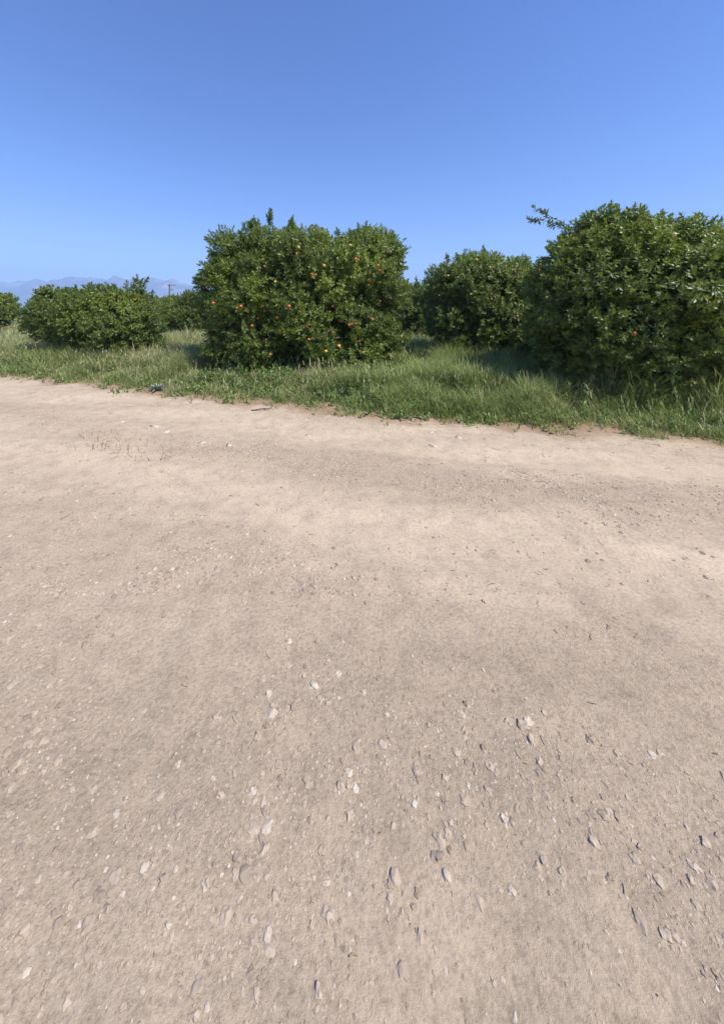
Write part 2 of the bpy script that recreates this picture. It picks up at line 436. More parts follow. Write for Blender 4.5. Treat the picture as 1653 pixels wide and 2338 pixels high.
def crown_and_trunk(name, lobes, sprigs, seed, trunk_at, n_clump, per_clump, tmpl=SHOOTS, rc=(0.24, 0.58), size=1.0, holes=(), young_amt=0.3, fill=0.6, stems=True):
    r = np.random.default_rng(seed)
    lobes = [(np.array(c, float), np.array(s, float)) for c, s in lobes]
    area = np.array([(s[0] * s[1] + s[1] * s[2] + s[0] * s[2]) for c, s in lobes]); area /= area.sum()
    C, N = [], []
    tries = 0
    while len(C) < n_clump and tries < n_clump * 60:
        tries += 1
        k = r.choice(len(lobes), p=area); c, s = lobes[k]
        d = unit(r.standard_normal(3)); p = c + d * s * (0.74 + 0.22 * r.random())
        if any(np.sum(((p - c2) / s2) ** 2) < 0.6 for j, (c2, s2) in enumerate(lobes) if j != k): continue
        if p[2] < 0.22: continue
        if any(np.all(np.abs(p - np.array(hc)) < np.array(hs)) for hc, hs in holes): continue
        C.append(p); N.append(unit(d / s))
    C = np.array(C); N = np.array(N)
    R = rc[0] + (rc[1] - rc[0]) * r.random(len(C)) ** 1.3
    big = vnoise(C[:, 0] * 1.25 + C[:, 1] * 0.5 + seed, C[:, 2] * 1.35 + C[:, 1] * 0.4, seed)
    yng = np.clip((big - 0.62 + young_amt * 0.55) * 1.9, 0, 0.8) * (0.35 + 0.8 * r.random(len(C)))
    yng = yng * np.clip(0.35 + C[:, 2] / 3.2, 0.35, 1.1)
    P, A, S, Yg = [], [], [], []
    for c, n, rr, y in zip(C, N, R, yng):
        m = max(4, int(per_clump * (rr / 0.34) ** 2 * (0.75 + 0.5 * r.random())))
        d = unit(r.standard_normal((m, 3)) + n * 0.75)
        sq = np.array([1, 1, 0.8])
        p = c + d * sq * rr * (0.55 + 0.5 * r.random((m, 1)) ** 0.6)
        P.append(p); A.append(d + 0.45 * n + np.array([0, 0, 0.35]) + 0.25 * r.standard_normal((m, 3)))
        S.append(size * (0.8 + 0.45 * r.random(m))); Yg.append(np.full(m, y))
    # sparse inner foliage
    m = int(len(C) * per_clump * fill)
    k = r.choice(len(lobes), m, p=area)
    c = np.array([lobes[j][0] for j in k]); s = np.array([lobes[j][1] for j in k])
    d = unit(r.standard_normal((m, 3))); p = c + d * s * (0.45 + 0.40 * r.random((m, 1)))
    ok = p[:, 2] > 0.2
    for hc, hs in holes: ok &= ~np.all(np.abs(p - np.array(hc)) < np.array(hs), axis=1)
    p = p[ok]; d = d[ok]
    P.append(p); A.append(d + 0.6 * r.standard_normal(p.shape)); S.append(size * (0.9 + 0.5 * r.random(len(p)))); Yg.append(np.zeros(len(p)))
    # upright sprigs standing above the crown
    tw = Parts()
    for (b, t, ns, y) in sprigs:
        b, t = np.array(b, float), np.array(t, float)
        path = wander(b, t, 7, 0.012, r)
        tw.tube(path, np.linspace(0.008, 0.003, 7), 5)
        f = np.linspace(0.25, 1.0, ns) + 0.05 * r.standard_normal(ns)
        q = b + (t - b) * np.clip(f, 0, 1)[:, None]
        side = unit(r.standard_normal((ns, 3)) * np.array([1, 1, 0.25]))
        rad = 0.10 * (1.1 - f)[:, None]
        P.append(q + side * rad); A.append(unit(t - b) * 0.9 + side * 0.8 * (1.15 - f)[:, None] + 0.15 * r.standard_normal((ns, 3)))
        S.append(size * (0.75 + 0.3 * r.random(ns))); Yg.append(np.full(ns, y))
    # woody twigs under the clumps
    base = np.array(trunk_at, float)
    if stems:
        for c, n, rr in list(zip(C, N, R))[::2]:
            a = c - n * rr * 1.6 - np.array([0, 0, 0.1]); tw.tube(wander(a, c + n * rr * 0.7, 5, 0.02, r), np.linspace(0.011, 0.004, 5), 4)
    P = np.concatenate(P); A = np.concatenate(A); S = np.concatenate(S); Yg = np.concatenate(Yg)
    V, Fc, T = place_shoots(P, A, S, Yg, tmpl, r)
    if tw.n:
        nv = len(V); tv_ = np.concatenate(tw.V); q = np.concatenate(tw.Q) + nv
        midx = np.concatenate([np.zeros(len(Fc)), np.ones(len(q))])
        V = np.concatenate([V, tv_]); T = np.concatenate([T, np.zeros((len(tv_), 2))]); faces = np.concatenate([Fc, q])
    else:
        midx = np.zeros(len(Fc)); faces = Fc
    crown = mesh("crown", V - base, faces, [M_LEAF, M_TWIG], midx=midx, tone=T)
    # trunk with limbs reaching into the lobes
    tk = Parts()
    fork = base + np.array([0.03, 0.02, 0.55 + 0.2 * r.random()])
    tk.tube(wander(base - np.array([0, 0, 0.12]), fork, 7, 0.012, r), [0.19, 0.155, 0.135, 0.125, 0.12, 0.115, 0.11], 12)
    for c, s in lobes:
        tip = c + np.array([0, 0, 0.35 * s[2]])
        if tip[2] < 0.7: tip = tip + np.array([0, 0, 0.4])
        main = wander(fork - np.array([0, 0, 0.06]), tip, 8, 0.035, r)
        tk.tube(main, np.linspace(0.085, 0.022, 8), 8)
        for q in range(4):
            j = r.integers(3, 7); e = c + unit(r.standard_normal(3)) * s * 0.75
            if e[2] > 0.3: tk.tube(wander(main[j], e, 6, 0.03, r), np.linspace(0.032, 0.009, 6), 6)
    trunk = tk.build("trunk", M_BARK)
    tm = np.array([v.co[:] for v in trunk.vertices], np.float32) - base.astype(np.float32)
    trunk.vertices.foreach_set("co", tm.ravel()); trunk.update()
    return crown, trunk

def tree(lobes, sprigs, seed, at, label, group, n_clump, per_clump, **kw):
    root = empty("orange_tree", at)
    tag(root, label, "orange tree", group)
    cr, tr = crown_and_trunk("t", lobes, sprigs, seed, at, n_clump, per_clump, **kw)
    obj("trunk", tr, root); obj("crown", cr, root)
    return root

# ------------------------------------------------------------------ the orange trees
FRONT = "orange trees at the roadside"
def spr(dx0, dy0, dx1, dy1, Y, n, y=0.2):
    a = pix(dx0, dy0, Y); b = pix(dx1, dy1, Y)
    return ((a[0], Y, a[1]), (b[0], Y + 0.05, b[1]), n, y)

gz = lambda x, y: float(ground_z(np.array(x), np.array(y))) - 0.03
MAIN_AT = (-0.42, 9.25, gz(-0.42, 9.25))
main_tree = tree(
    [((-1.40, 9.3, 2.22), (1.42, 1.6, 1.28)), ((0.60, 9.4, 2.35), (1.28, 1.5, 1.22)), ((-0.35, 9.2, 2.25), (1.5, 1.6, 1.33)),
     ((-1.65, 9.0, 1.15), (1.28, 1.35, 0.95)), ((-2.15, 9.1, 0.95), (0.62, 0.8, 0.62)), ((0.80, 9.05, 1.15), (1.05, 1.35, 0.95)), ((-2.22, 9.2, 2.1), (0.68, 0.9, 0.72)),
     ((1.42, 9.4, 2.95), (0.56, 0.85, 0.62)), ((1.35, 9.3, 2.1), (0.55, 0.85, 0.7)), ((-2.1, 9.3, 2.8), (0.6, 0.8, 0.6)), ((-0.3, 8.6, 1.35), (1.0, 1.0, 0.8)), ((-1.32, 8.0, 0.66), (0.40, 0.38, 0.34)),
     ((0.55, 7.9, 0.58), (0.6, 0.42, 0.45)), ((1.2, 8.6, 2.0), (0.6, 0.8, 0.8)), ((-1.9, 9.1, 3.05), (0.7, 0.8, 0.45))],
    [spr(560, 525, 568, 487, 9.2, 9), spr(556, 520, 560, 495, 9.0, 6), spr(580, 520, 577, 491, 9.1, 8), spr(572, 520, 572, 492, 9.0, 8), spr(566, 515, 563, 496, 9.1, 7), spr(604, 500, 605, 470, 9.25, 9), spr(603, 515, 606, 470, 9.3, 8), spr(612, 520, 604, 480, 9.2, 6),
     spr(652, 515, 656, 486, 9.2, 12, 0.35), spr(660, 520, 654, 492, 9.1, 8, 0.3), spr(645, 520, 652, 500, 9.2, 8, 0.3), spr(808, 530, 804, 504, 9.3, 8), spr(818, 530, 822, 498, 9.3, 9),
     spr(700, 525, 702, 508, 9.2, 7), spr(720, 530, 722, 513, 9.1, 7), spr(760, 530, 756, 515, 9.2, 7), spr(862, 535, 866, 519, 9.3, 6), spr(880, 540, 882, 523, 9.3, 6),
     spr(540, 535, 540, 520, 9.2, 6), spr(510, 550, 508, 528, 9.2, 6), spr(895, 600, 908, 600, 9.3, 4), spr(445, 640, 432, 626, 9.2, 5), spr(840, 535, 842, 517, 9.2, 6), spr(785, 530, 783, 517, 9.3, 6)],
    11, MAIN_AT, "wide dense orange tree dotted with ripe fruit, the largest, in the middle", FRONT, 340, 24, young_amt=0.46,
    holes=[((-0.35, 7.9, 0.42), (0.30, 0.9, 0.40))])

LEFT_AT = (-6.4, 10.75, gz(-6.4, 10.75))
left_tree = tree(
    [((-6.45, 10.8, 1.45), (1.15, 1.2, 0.76)), ((-5.65, 10.6, 1.1), (0.66, 0.85, 0.65)), ((-7.5, 10.8, 1.35), (0.9, 0.95, 0.8)), ((-6.3, 10.1, 0.9), (1.05, 0.75, 0.55)), ((-6.15, 10.7, 1.85), (0.45, 0.55, 0.32))],
    [spr(322, 645, 330, 624, 10.6, 7, 0.35), spr(306, 648, 306, 620, 10.6, 10, 0.3), spr(300, 648, 297, 624, 10.7, 8, 0.3), spr(284, 655, 282, 630, 10.7, 6, 0.3),
     spr(260, 660, 256, 642, 10.7, 8, 0.3), spr(250, 660, 248, 645, 10.7, 6, 0.3), spr(338, 668, 341, 655, 10.5, 5), spr(312, 648, 316, 626, 10.5, 9, 0.4), spr(225, 665, 222, 648, 10.7, 7), spr(190, 670, 187, 655, 10.7, 7)],
    21, LEFT_AT, "low rounded orange tree with upright sprigs at the left end", FRONT, 130, 26, young_amt=0.45)

BACK_AT = (-7.15, 19.0, gz(-7.15, 19.0))
back_tree = tree(
    [((-7.2, 19.0, 1.4), (1.35, 1.4, 0.95)), ((-8.2, 19.1, 1.1), (0.9, 1.0, 0.7)), ((-6.3, 19.0, 1.3), (0.9, 1.0, 0.85))],
    [spr(430, 668, 431, 652, 19, 8, 0.3), spr(418, 668, 416, 656, 19, 8, 0.3), spr(400, 672, 398, 660, 19, 7, 0.3), spr(445, 670, 447, 656, 19, 7)],
    31, BACK_AT, "orange tree behind the grass gap, left of the largest tree", "orange trees further back in the rows", 130, 15, young_amt=0.5, size=1.15)

RIGHT_AT = (4.85, 10.2, gz(4.85, 10.2))
right_tree = tree(
    [((4.65, 10.2, 2.02), (1.30, 1.3, 1.02)), ((5.85, 10.4, 1.95), (1.0, 1.1, 1.0)), ((4.0, 10.0, 1.35), (0.88, 1.0, 0.9)), ((5.15, 9.6, 1.1), (1.25, 0.95, 0.8)), ((4.25, 10.2, 2.62), (0.55, 0.65, 0.42)), ((3.85, 10.1, 2.35), (0.5, 0.65, 0.5)), ((5.1, 9.2, 0.7), (0.75, 0.55, 0.48)), ((5.4, 10.2, 2.6), (0.7, 0.7, 0.4))],
    [spr(1024, 588, 1025, 570, 10.1, 8), spr(1085, 578, 1085, 556, 10.1, 10), spr(1092, 578, 1090, 560, 10.1, 7), spr(1118, 590, 1119, 574, 10.1, 8), spr(1140, 595, 1140, 578, 10.2, 8), spr(1160, 595, 1162, 578, 10.2, 8),
     spr(1003, 590, 1003, 570, 10.1, 9), spr(1060, 585, 1058, 569, 10.1, 7), spr(1178, 595, 1181, 578, 10.2, 8)],
    41, RIGHT_AT, "tall orange tree with ripe fruit, right of the largest tree beyond grass", FRONT, 190, 25, young_amt=0.36)

GAP_AT = (4.85, 16.3, gz(4.85, 16.3))
gap_tree = tree(
    [((4.8, 16.3, 1.75), (1.15, 1.2, 1.05)), ((4.2, 16.2, 1.1), (0.8, 0.9, 0.8)), ((5.5, 16.3, 1.4), (0.9, 1.0, 1.0))],
    [spr(933, 645, 934, 622, 16.2, 9), spr(955, 640, 955, 627, 16.2, 8), spr(965, 640, 967, 622, 16.2, 8), spr(921, 650, 918, 640, 16.2, 6)],
    51, GAP_AT, "darker orange tree half hidden between the largest tree and the tall right tree", "orange trees further back in the rows", 110, 17, young_amt=0.2, size=1.1)

EDGE_AT = (5.7, 6.35, gz(5.7, 6.35))
edge_tree = tree(
    [((5.86, 6.35, 2.0), (1.66, 1.4, 1.15)), ((6.75, 6.6, 1.9), (1.15, 1.15, 1.1)), ((5.25, 6.35, 1.2), (1.15, 1.05, 0.9)), ((6.35, 6.1, 1.15), (1.25, 1.05, 0.85)), ((5.6, 6.4, 2.62), (0.86, 0.9, 0.52)), ((5.85, 5.65, 0.68), (0.8, 0.5, 0.42))],
    [((4.65, 6.35, 3.05), (3.82, 6.35, 3.27), 8, 0.05), ((4.5, 6.35, 3.15), (3.88, 6.32, 3.45), 5, 0.05), ((5.0, 6.35, 3.0), (4.85, 6.35, 3.35), 8, 0.2), ((5.8, 6.35, 3.0), (5.85, 6.35, 3.35), 8, 0.2), ((6.6, 6.35, 2.8), (6.7, 6.35, 3.2), 8, 0.2)],
    61, EDGE_AT, "near orange tree at the right edge shading the grass below it", FRONT, 250, 27)

# further trees of the rows behind, seen only through the gaps
far_meshes = []
for k, (lob, spg) in enumerate([
    ([((0, 0, 1.55), (1.5, 1.5, 1.1)), ((-0.9, 0.1, 1.2), (0.9, 1.0, 0.85)), ((0.9, 0, 1.3), (0.95, 1, 0.95))], [((0.2, 0, 2.4), (0.25, 0, 2.85), 5, 0.3), ((-0.6, 0, 2.3), (-0.7, 0, 2.7), 5, 0.3)]),
    ([((0, 0, 1.5), (1.6, 1.5, 1.0)), ((0.7, -0.3, 1.7), (1.0, 1.0, 0.9)), ((-1.0, 0.2, 1.0), (0.8, 1.0, 0.7))], [((0.8, 0, 2.4), (0.8, 0, 2.8), 5, 0.3), ((0.1, 0, 2.3), (0, 0, 2.7), 5, 0.3)]),
    ([((0, 0, 1.45), (1.4, 1.4, 1.05)), ((-0.6, -0.4, 1.7), (0.9, 0.9, 0.75)), ((0.9, 0.1, 1.0), (0.9, 1.0, 0.75))], [((-0.6, 0, 2.3), (-0.55, 0, 2.75), 5, 0.3)])]):
    far_meshes.append(crown_and_trunk("f", lob, spg, 300 + k, (0, 0, 0), 85, 8, tmpl=SHOOTS_FAR, size=1.25, rc=(0.3, 0.5), young_amt=0.5, fill=0.7, stems=False))
far_spots = [(-12.9, 26.5, 1.0), (-7.3, 26.5, 1.02), (-14.2, 19.5, 1.05), (-20.5, 27, 1.0), (-12.6, 34, 1.05), (-19.2, 35, 1.0), (-7.4, 34, 1.1), (-25.5, 36, 1.0), (-16.0, 43, 1.05), (-22.5, 44, 1.0), (-29.5, 45, 1.05), (-11.5, 43, 1.0),
             (-34, 52, 1.1), (-26.5, 53, 1.0), (-20, 52, 1.05), (-17, 60, 1.1), (-41, 61, 1.1), (-33, 62, 1.0), (-26, 61, 1.1),
             (-19.8, 20.5, 1.05), (-27.5, 29, 1.05), (-37, 40, 1.1), (-46, 50, 1.1), (5.0, 21, 1.18), (5.1, 27, 1.2), (5.4, 34, 1.2), (11.2, 15.5, 1.2), (12.2, 21, 1.2), (18.6, 15.8, 1.2), (19.5, 22, 1.2)]
for k, (x, y, s) in enumerate(far_spots):
    cr, tr = far_meshes[k % 3]
    root = empty("orange_tree", (x, y, gz(x, y)))
    root.rotation_euler = (0, 0, k * 2.1); root.scale = (s, s, s * (0.95 + 0.1 * math.sin(k * 3.3)))
    if x < 0:
        tag(root, "low green orange tree in the far orchard rows on the left", "orange tree", "orange trees in the far rows on the left")
    else:
        tag(root, "green orange tree in the far orchard rows on the right", "orange tree", "orange trees in the far rows on the right")
    obj("trunk", tr, root); obj("crown", cr, root)

# ------------------------------------------------------------------ oranges
def sphere(r, n=14, m=9):
    V = [(0, 0, r * 0.94)]
    for i in range(1, m):
        a = math.pi * i / m
        for j in range(n):
            b = 2 * math.pi * j / n
            V.append((r * math.sin(a) * math.cos(b), r * math.sin(a) * math.sin(b), r * 0.96 * math.cos(a)))
    V.append((0, 0, -r * 0.94)); q = []; t = []
    for j in range(n): t.append((0, 1 + j, 1 + (j + 1) % n))
    for i in range(m - 2):
        for j in range(n):
            a = 1 + i * n; q.append((a + j, a + n + j, a + n + (j + 1) % n, a + (j + 1) % n))
    L_ = len(V) - 1; a = 1 + (m - 2) * n
    for j in range(n): t.append((L_, a + (j + 1) % n, a + j))
    return np.array(V), [np.array(q), np.array(t)]
sv, sf = sphere(0.032)
ME_O = mesh("orange", sv, sf, M_ORANGE, smooth=True)
ME_Y = mesh("orange", sv, sf, M_YELLOW, smooth=True)

def hang(root, spots, extra, seed):
    """fruit hanging at the face of the crown; spots are photo pixels (1653 wide), extra = random ones round the crown"""
    r = np.random.default_rng(seed)
    cr = [c for c in root.children if c.name.startswith("crown")][0].data
    base = Vector(root.location)
    bv = BVHTree.FromPolygons([v.co[:] for v in cr.vertices], [p.vertices[:] for p in cr.polygons])
    def put(p, yellow, s):
        o = obj("orange", ME_Y if yellow else ME_O, root)
        o.location = p; o.scale = (s, s, s); o.rotation_euler = (r.normal(0, 0.3), r.normal(0, 0.3), r.random() * 6)
    o = Vector((0, 0, H)) - base
    for (sx, sy, yel) in spots:
        px, py = sx * 0.43739, sy * 0.43739
        ds = []
        for jx, jy in ((0, 0), (1.2, 0.6), (-1.2, 0.5), (0.5, -1.2), (-0.4, 1.3)):
            d = Vector(((px + jx - CX) / F, 1, -(py + jy - CY) / F)).normalized()
            h = bv.ray_cast(o, d)
            if h[0] is not None: ds.append(h[3])
        if not ds: continue
        d = Vector(((px - CX) / F, 1, -(py - CY) / F)).normalized()
        put(o + d * (sorted(ds)[len(ds) // 2] - 0.03), yel, 0.92 + 0.25 * r.random())
    c = Vector((sum(v.co.x for v in cr.vertices) / len(cr.vertices), sum(v.co.y for v in cr.vertices) / len(cr.vertices), 1.5))
    for k in range(extra):
        a = r.random() * 2 * math.pi; z = 0.6 + 2.4 * r.random()
        st = c + Vector((6 * math.cos(a), 6 * math.sin(a), z - 1.5)); d = (c + Vector((0, 0, z - 1.5)) - st).normalized()
        h = bv.ray_cast(st, d)
        if h[0] is not None: put(h[0] + d * 0.03, r.random() < 0.25, 0.9 + 0.25 * r.random())

hang(main_tree, [(628, 644, 1), (679, 562, 1), (591, 646, 0), (678, 581, 0), (604, 609, 0), (739, 559, 1), (799, 561, 1), (740, 607, 1), (713, 628, 0), (818, 594, 0), (880, 576, 0), (877, 586, 0), (863, 607, 0), (867, 618, 0),
                 (841, 653, 1), (867, 689, 0), (682, 566, 1), (845, 643, 0), (898, 607, 0), (487, 693, 0), (589, 728, 0), (629, 728, 0), (633, 726, 0), (603, 772, 0), (608, 777, 0), (541, 704, 0), (691, 796, 0), (705, 776, 0), (678, 818, 0), (677, 833, 0),
                 (777, 733, 0), (803, 741, 0), (797, 743, 0), (811, 740, 0), (761, 761, 0), (744, 803, 1), (866, 700, 0), (790, 690, 0), (760, 700, 0), (850, 730, 0), (700, 745, 0), (660, 700, 0), (820, 780, 0), (640, 760, 0), (575, 745, 0), (831, 807, 1), (720, 628, 0), (690, 578, 0), (812, 592, 0), (617, 810, 1), (550, 700, 0), (872, 622, 0), (686, 790, 0)], 16, 1)
hang(right_tree, [(1118, 611, 1), (1116, 632, 1), (1084, 642, 1), (1076, 693, 0), (1188, 617, 0), (1088, 594, 1), (1181, 723, 0), (1122, 684, 0), (1010, 758, 0), (1175, 619, 0), (1114, 638, 0)], 12, 2)
hang(gap_tree, [(1001, 618, 0), (985, 622, 0)], 6, 3)
hang(left_tree, [], 8, 4)
hang(edge_tree, [], 26, 5)

# ------------------------------------------------------------------ grass
def blades(P, Hh, Wd, lean, az, bend):
    """tapering blades of 2 segments: 5 points, 1 quad + 1 triangle"""
    n = len(P); c, s = np.cos(az), np.sin(az)
    side = np.stack([-s, c, np.zeros(n)], 1); fw = np.stack([c, s, np.zeros(n)], 1); up = np.array([0, 0, 1.])
    b = P; m = P + up * (Hh * 0.55)[:, None] + fw * (Hh * lean * 0.45)[:, None]
    t = P + up * (Hh * (1 - 0.25 * bend))[:, None] + fw * (Hh * (lean + bend * 0.7))[:, None]
    w_ = (Wd / 2)[:, None] * side
    V = np.stack([b - w_, b + w_, m + w_ * 0.85, m - w_ * 0.85, t], 1).reshape(-1, 3)
    k = np.arange(n)[:, None] * 5
    return V, np.array([[0, 1, 2, 3]]) + k, np.array([[3, 2, 4]]) + k

def field(n, y0, y1, power=1.0):
    y = y0 + (y1 - y0) * rng.random(n) ** power
    x = (rng.random(n) * 2.25 - 1.0) * y * 1.03
    return x, y

def inverge(x, y): return y - edge(x)

def grass_zone(n, y0, y1, wmul, hmul):
    x, y = field(n, y0, y1)
    d = inverge(x, y)
    tuft = fbm(x * 2.6, y * 2.6, 61, 3)
    e = d + 0.75 * (fbm(x * 2.1, y * 2.1, 66, 4) - 0.5)
    keep = (d > -0.7) & (rng.random(n) < np.clip(0.12 + e / 0.55, 0, 1) * (0.40 + 1.0 * tuft))
    x, y, d, tuft = x[keep], y[keep], d[keep], tuft[keep]; n = len(x)
    patch = fbm(x * 0.55 + 4, y * 0.55, 62, 3)
    Hh = (0.045 + 0.30 * np.clip((d + 0.1) / 1.6, 0, 1)) * (0.45 + 1.0 * rng.random(n)) * (0.10 + 1.9 * tuft) * (0.45 + 1.2 * patch) * hmul * (1 - 0.38 * np.exp(-((x + 0.5) / 3.4) ** 4 - ((y - 7.6) / 1.3) ** 2)) * (1 - 0.8 * np.exp(-((x + 3.16) ** 2 + (y - 6.6) ** 2) / 0.07))
    W_ = (0.005 + 0.013 * rng.random(n) ** 2) * wmul
    P = np.stack([x, y, ground_z(x, y) - 0.035], 1)
    az = rng.random(n) * 6.28
    V, Q, T = blades(P, Hh, W_, 0.1 + 0.5 * rng.random(n) ** 1.5, az, 0.15 + 0.9 * rng.random(n) ** 1.5)
    # colour of the plants: lush in the middle, drier and paler to the left and in patches
    dry = np.clip(0.16 + 0.6 * (fbm(x * 0.8, y * 0.8, 63, 3) - 0.42) * 2 + 0.20 * np.clip((-x - 0.8) / 2.0, -1, 1) + 0.10 * np.clip((y - 9) / 4, 0, 1), 0, 1)
    tr = np.clip(0.45 + 0.22 * rng.standard_normal(n) + 0.5 * (fbm(x * 1.6, y * 1.6, 64, 2) - 0.5), 0, 1)
    ty = np.clip(dry * (0.5 + 0.8 * rng.random(n)) + (rng.random(n) < 0.05) * 0.8, 0, 1)
    return V, Q, T, np.repeat(np.stack([tr, ty], 1), 5, 0)

vs, qs, ts, tn = [], [], [], []; off = 0
for a in ((260000, 3.0, 8.6, 1.0, 1.0), (190000, 8.4, 14, 1.5, 1.15), (150000, 13.5, 40, 3.2, 1.15)):
    V, Q, T, C = grass_zone(*a)
    vs.append(V); qs.append(Q + off); ts.append(T + off); tn.append(C); off += len(V)
# tall flowering stems with pale seed heads standing above the blades
x, y = field(30000, 4.0, 22, 1.2); d = inverge(x, y); n = len(x)
k = (d > 0.25) & (rng.random(n) < np.clip(2.4 * (fbm(x * 1.1, y * 1.1, 67, 3) - 0.46), 0.02, 0.6) * np.clip(d / 1.0, 0.15, 1))
x, y, d = x[k], y[k], d[k]; n = len(x)
hh = (0.13 + 0.26 * np.clip(d / 1.4, 0, 1)) * (0.7 + 0.7 * rng.random(n)); az = rng.random(n) * 6.28; ln = 0.05 + 0.3 * rng.random(n)
P = np.stack([x, y, ground_z(x, y) - 0.03], 1); wv = 0.0035 + 0.00045 * y
V, Q, T = blades(P, hh, wv, ln, az, np.full(n, 0.2)); vs.append(V); qs.append(Q + off); ts.append(T + off); off += len(V)
tn.append(np.repeat(np.stack([0.5 + 0.4 * rng.random(n), 0.2 + 0.5 * rng.random(n)], 1), 5, 0))
tip = V.reshape(-1, 5, 3)[:, 4]
for q in range(4):
    P = tip + np.stack([rng.normal(0, 0.008, n), rng.normal(0, 0.008, n), -0.10 + 0.03 * q + 0 * az], 1)
    V, Q, T = blades(P, 0.05 + 0.05 * rng.random(n), 0.009 + 0.0012 * y, 0.1 + 0.6 * rng.random(n), rng.random(n) * 6.28, 0.5 * rng.random(n))
    vs.append(V); qs.append(Q + off); ts.append(T + off); off += len(V)
    tn.append(np.repeat(np.stack([0.6 + 0.4 * rng.random(n), 0.35 + 0.6 * rng.random(n)], 1), 5, 0))
tag(obj("grass", mesh("grass", np.concatenate(vs), [np.concatenate(qs), np.concatenate(ts)], M_GRASS, tone=np.concatenate(tn))), kind="stuff")

# low broad-leaved herbs between the grass
HERB = [shoot(n, 0.12, 0.066, 400 + i, 0.48) for i, n in enumerate((9, 11, 8, 10))]
n = 48000
x, y = field(n, 3.2, 13, 1.3); d = inverge(x, y)
keep = (d > -0.45 + 0.5 * rng.random(n) ** 0.4) & (rng.random(n) < (0.12 + 1.6 * np.clip(fbm(x * 0.9, y * 0.9, 81, 3) - 0.4, 0, 1)) * np.clip(0.4 + d, 0, 1))
keep &= (x + 3.16) ** 2 + (y - 6.65) ** 2 > 0.12
x, y, d = x[keep], y[keep], d[keep]; n = len(x)
hh = (0.02 + 0.22 * np.clip(d / 1.4, 0, 1)) * (0.25 + 1.0 * rng.random(n))
P = np.stack([x, y, ground_z(x, y) + hh], 1)
A = np.stack([rng.normal(0, 0.4, n), rng.normal(0, 0.4, n), np.ones(n)], 1)
V, Fc, T = place_shoots(P, A, 0.6 + 1.1 * rng.random(n) ** 2, 0.35 * rng.random(n), HERB, np.random.default_rng(5))
tag(obj("herbs", mesh("herbs", V, Fc, M_HERB, tone=T)), kind="stuff")

# dry stalks: seed heads in the verge and stubble on the near shoulder of the road
P, Hs = [], []
x, y = field(9000, 3.4, 16); d = inverge(x, y)
k = (d > 0.1) & (rng.random(len(x)) < 0.10 + 0.9 * np.exp(-((x + 2.2) ** 2 / 1.6 + (y - 7.4) ** 2 / 0.3)) + 0.12 * (x < -1.5))
P.append(np.stack([x[k], y[k]], 1)); Hs.append((0.22 + 0.28 * rng.random(k.sum())) * np.clip(0.35 + d[k] * 0.6, 0, 1))
for (cx_, cy_, rr, m) in ((-2.45, 4.15, 0.16, 36), (-2.15, 4.0, 0.12, 22), (-2.75, 4.35, 0.2, 34), (-1.75, 3.85, 0.1, 12)):
    q = np.stack([cx_ + rng.normal(0, rr, m), cy_ + rng.normal(0, rr * 0.7, m)], 1); P.append(q); Hs.append(0.04 + 0.15 * rng.random(m) ** 1.6)
P = np.concatenate(P); Hs = np.concatenate(Hs); n = len(P)
P3 = np.stack([P[:, 0], P[:, 1], ground_z(P[:, 0], P[:, 1]) - 0.01], 1)
V, Q, T = blades(P3, Hs, 0.0025 + 0.003 * rng.random(n) + 0.0006 * P[:, 1], 0.1 + 0.5 * rng.random(n), rng.random(n) * 6.28, 0.6 * rng.random(n))
tag(obj("dry_stalks", mesh("dry_stalks", V, [Q, T], M_DRY, tone=np.repeat(np.stack([rng.random(n), 0.3 * rng.random(n)], 1), 5, 0))), kind="stuff")

# broken straw and dead grass lying on the dirt, mostly along the verge
n = 9000; y = 0.5 + 8 * rng.random(n) ** 1.2; x = (rng.random(n) * 2.3 - 1.05) * (y + 0.6); d = -inverge(x, y)
k = (d > -0.3) & (rng.random(n) < 0.05 + 0.9 * np.exp(-(np.abs(d) / 0.22)) + 0.25 * np.clip(fbm(x * 2, y * 2, 77, 3) - 0.55, 0, 1) * 2)
x, y = x[k], y[k]; n = len(x); az = rng.random(n) * 6.28; Ls = (0.012 + 0.09 * rng.random(n) ** 2) * np.clip(y / 4, 0.25, 1); w_ = 0.0008 + 0.0012 * rng.random(n) + 0.0004 * y
c, s_ = np.cos(az), np.sin(az); rows = []
for t in (-0.5, 0.0, 0.5):
    bx_, by_ = x + c * Ls * t - s_ * Ls * 0.12 * (t == 0), y + s_ * Ls * t + c * Ls * 0.12 * (t == 0)
    bz_ = ground_z(bx_, by_) + 0.009 + 0.004 * rng.random(n)
    rows += [np.stack([bx_ - s_ * w_, by_ + c * w_, bz_], 1), np.stack([bx_ + s_ * w_, by_ - c * w_, bz_ + 0.001], 1)]
V = np.stack(rows, 1).reshape(-1, 3); k6 = np.arange(n)[:, None] * 6
Q = np.concatenate([np.array([[0, 1, 3, 2]]) + k6, np.array([[2, 3, 5, 4]]) + k6])
tag(obj("straw_litter", mesh("straw_litter", V, Q, M_DRY, tone=np.repeat(np.stack([rng.random(n), 0.3 * rng.random(n)], 1), 6, 0))), kind="stuff")

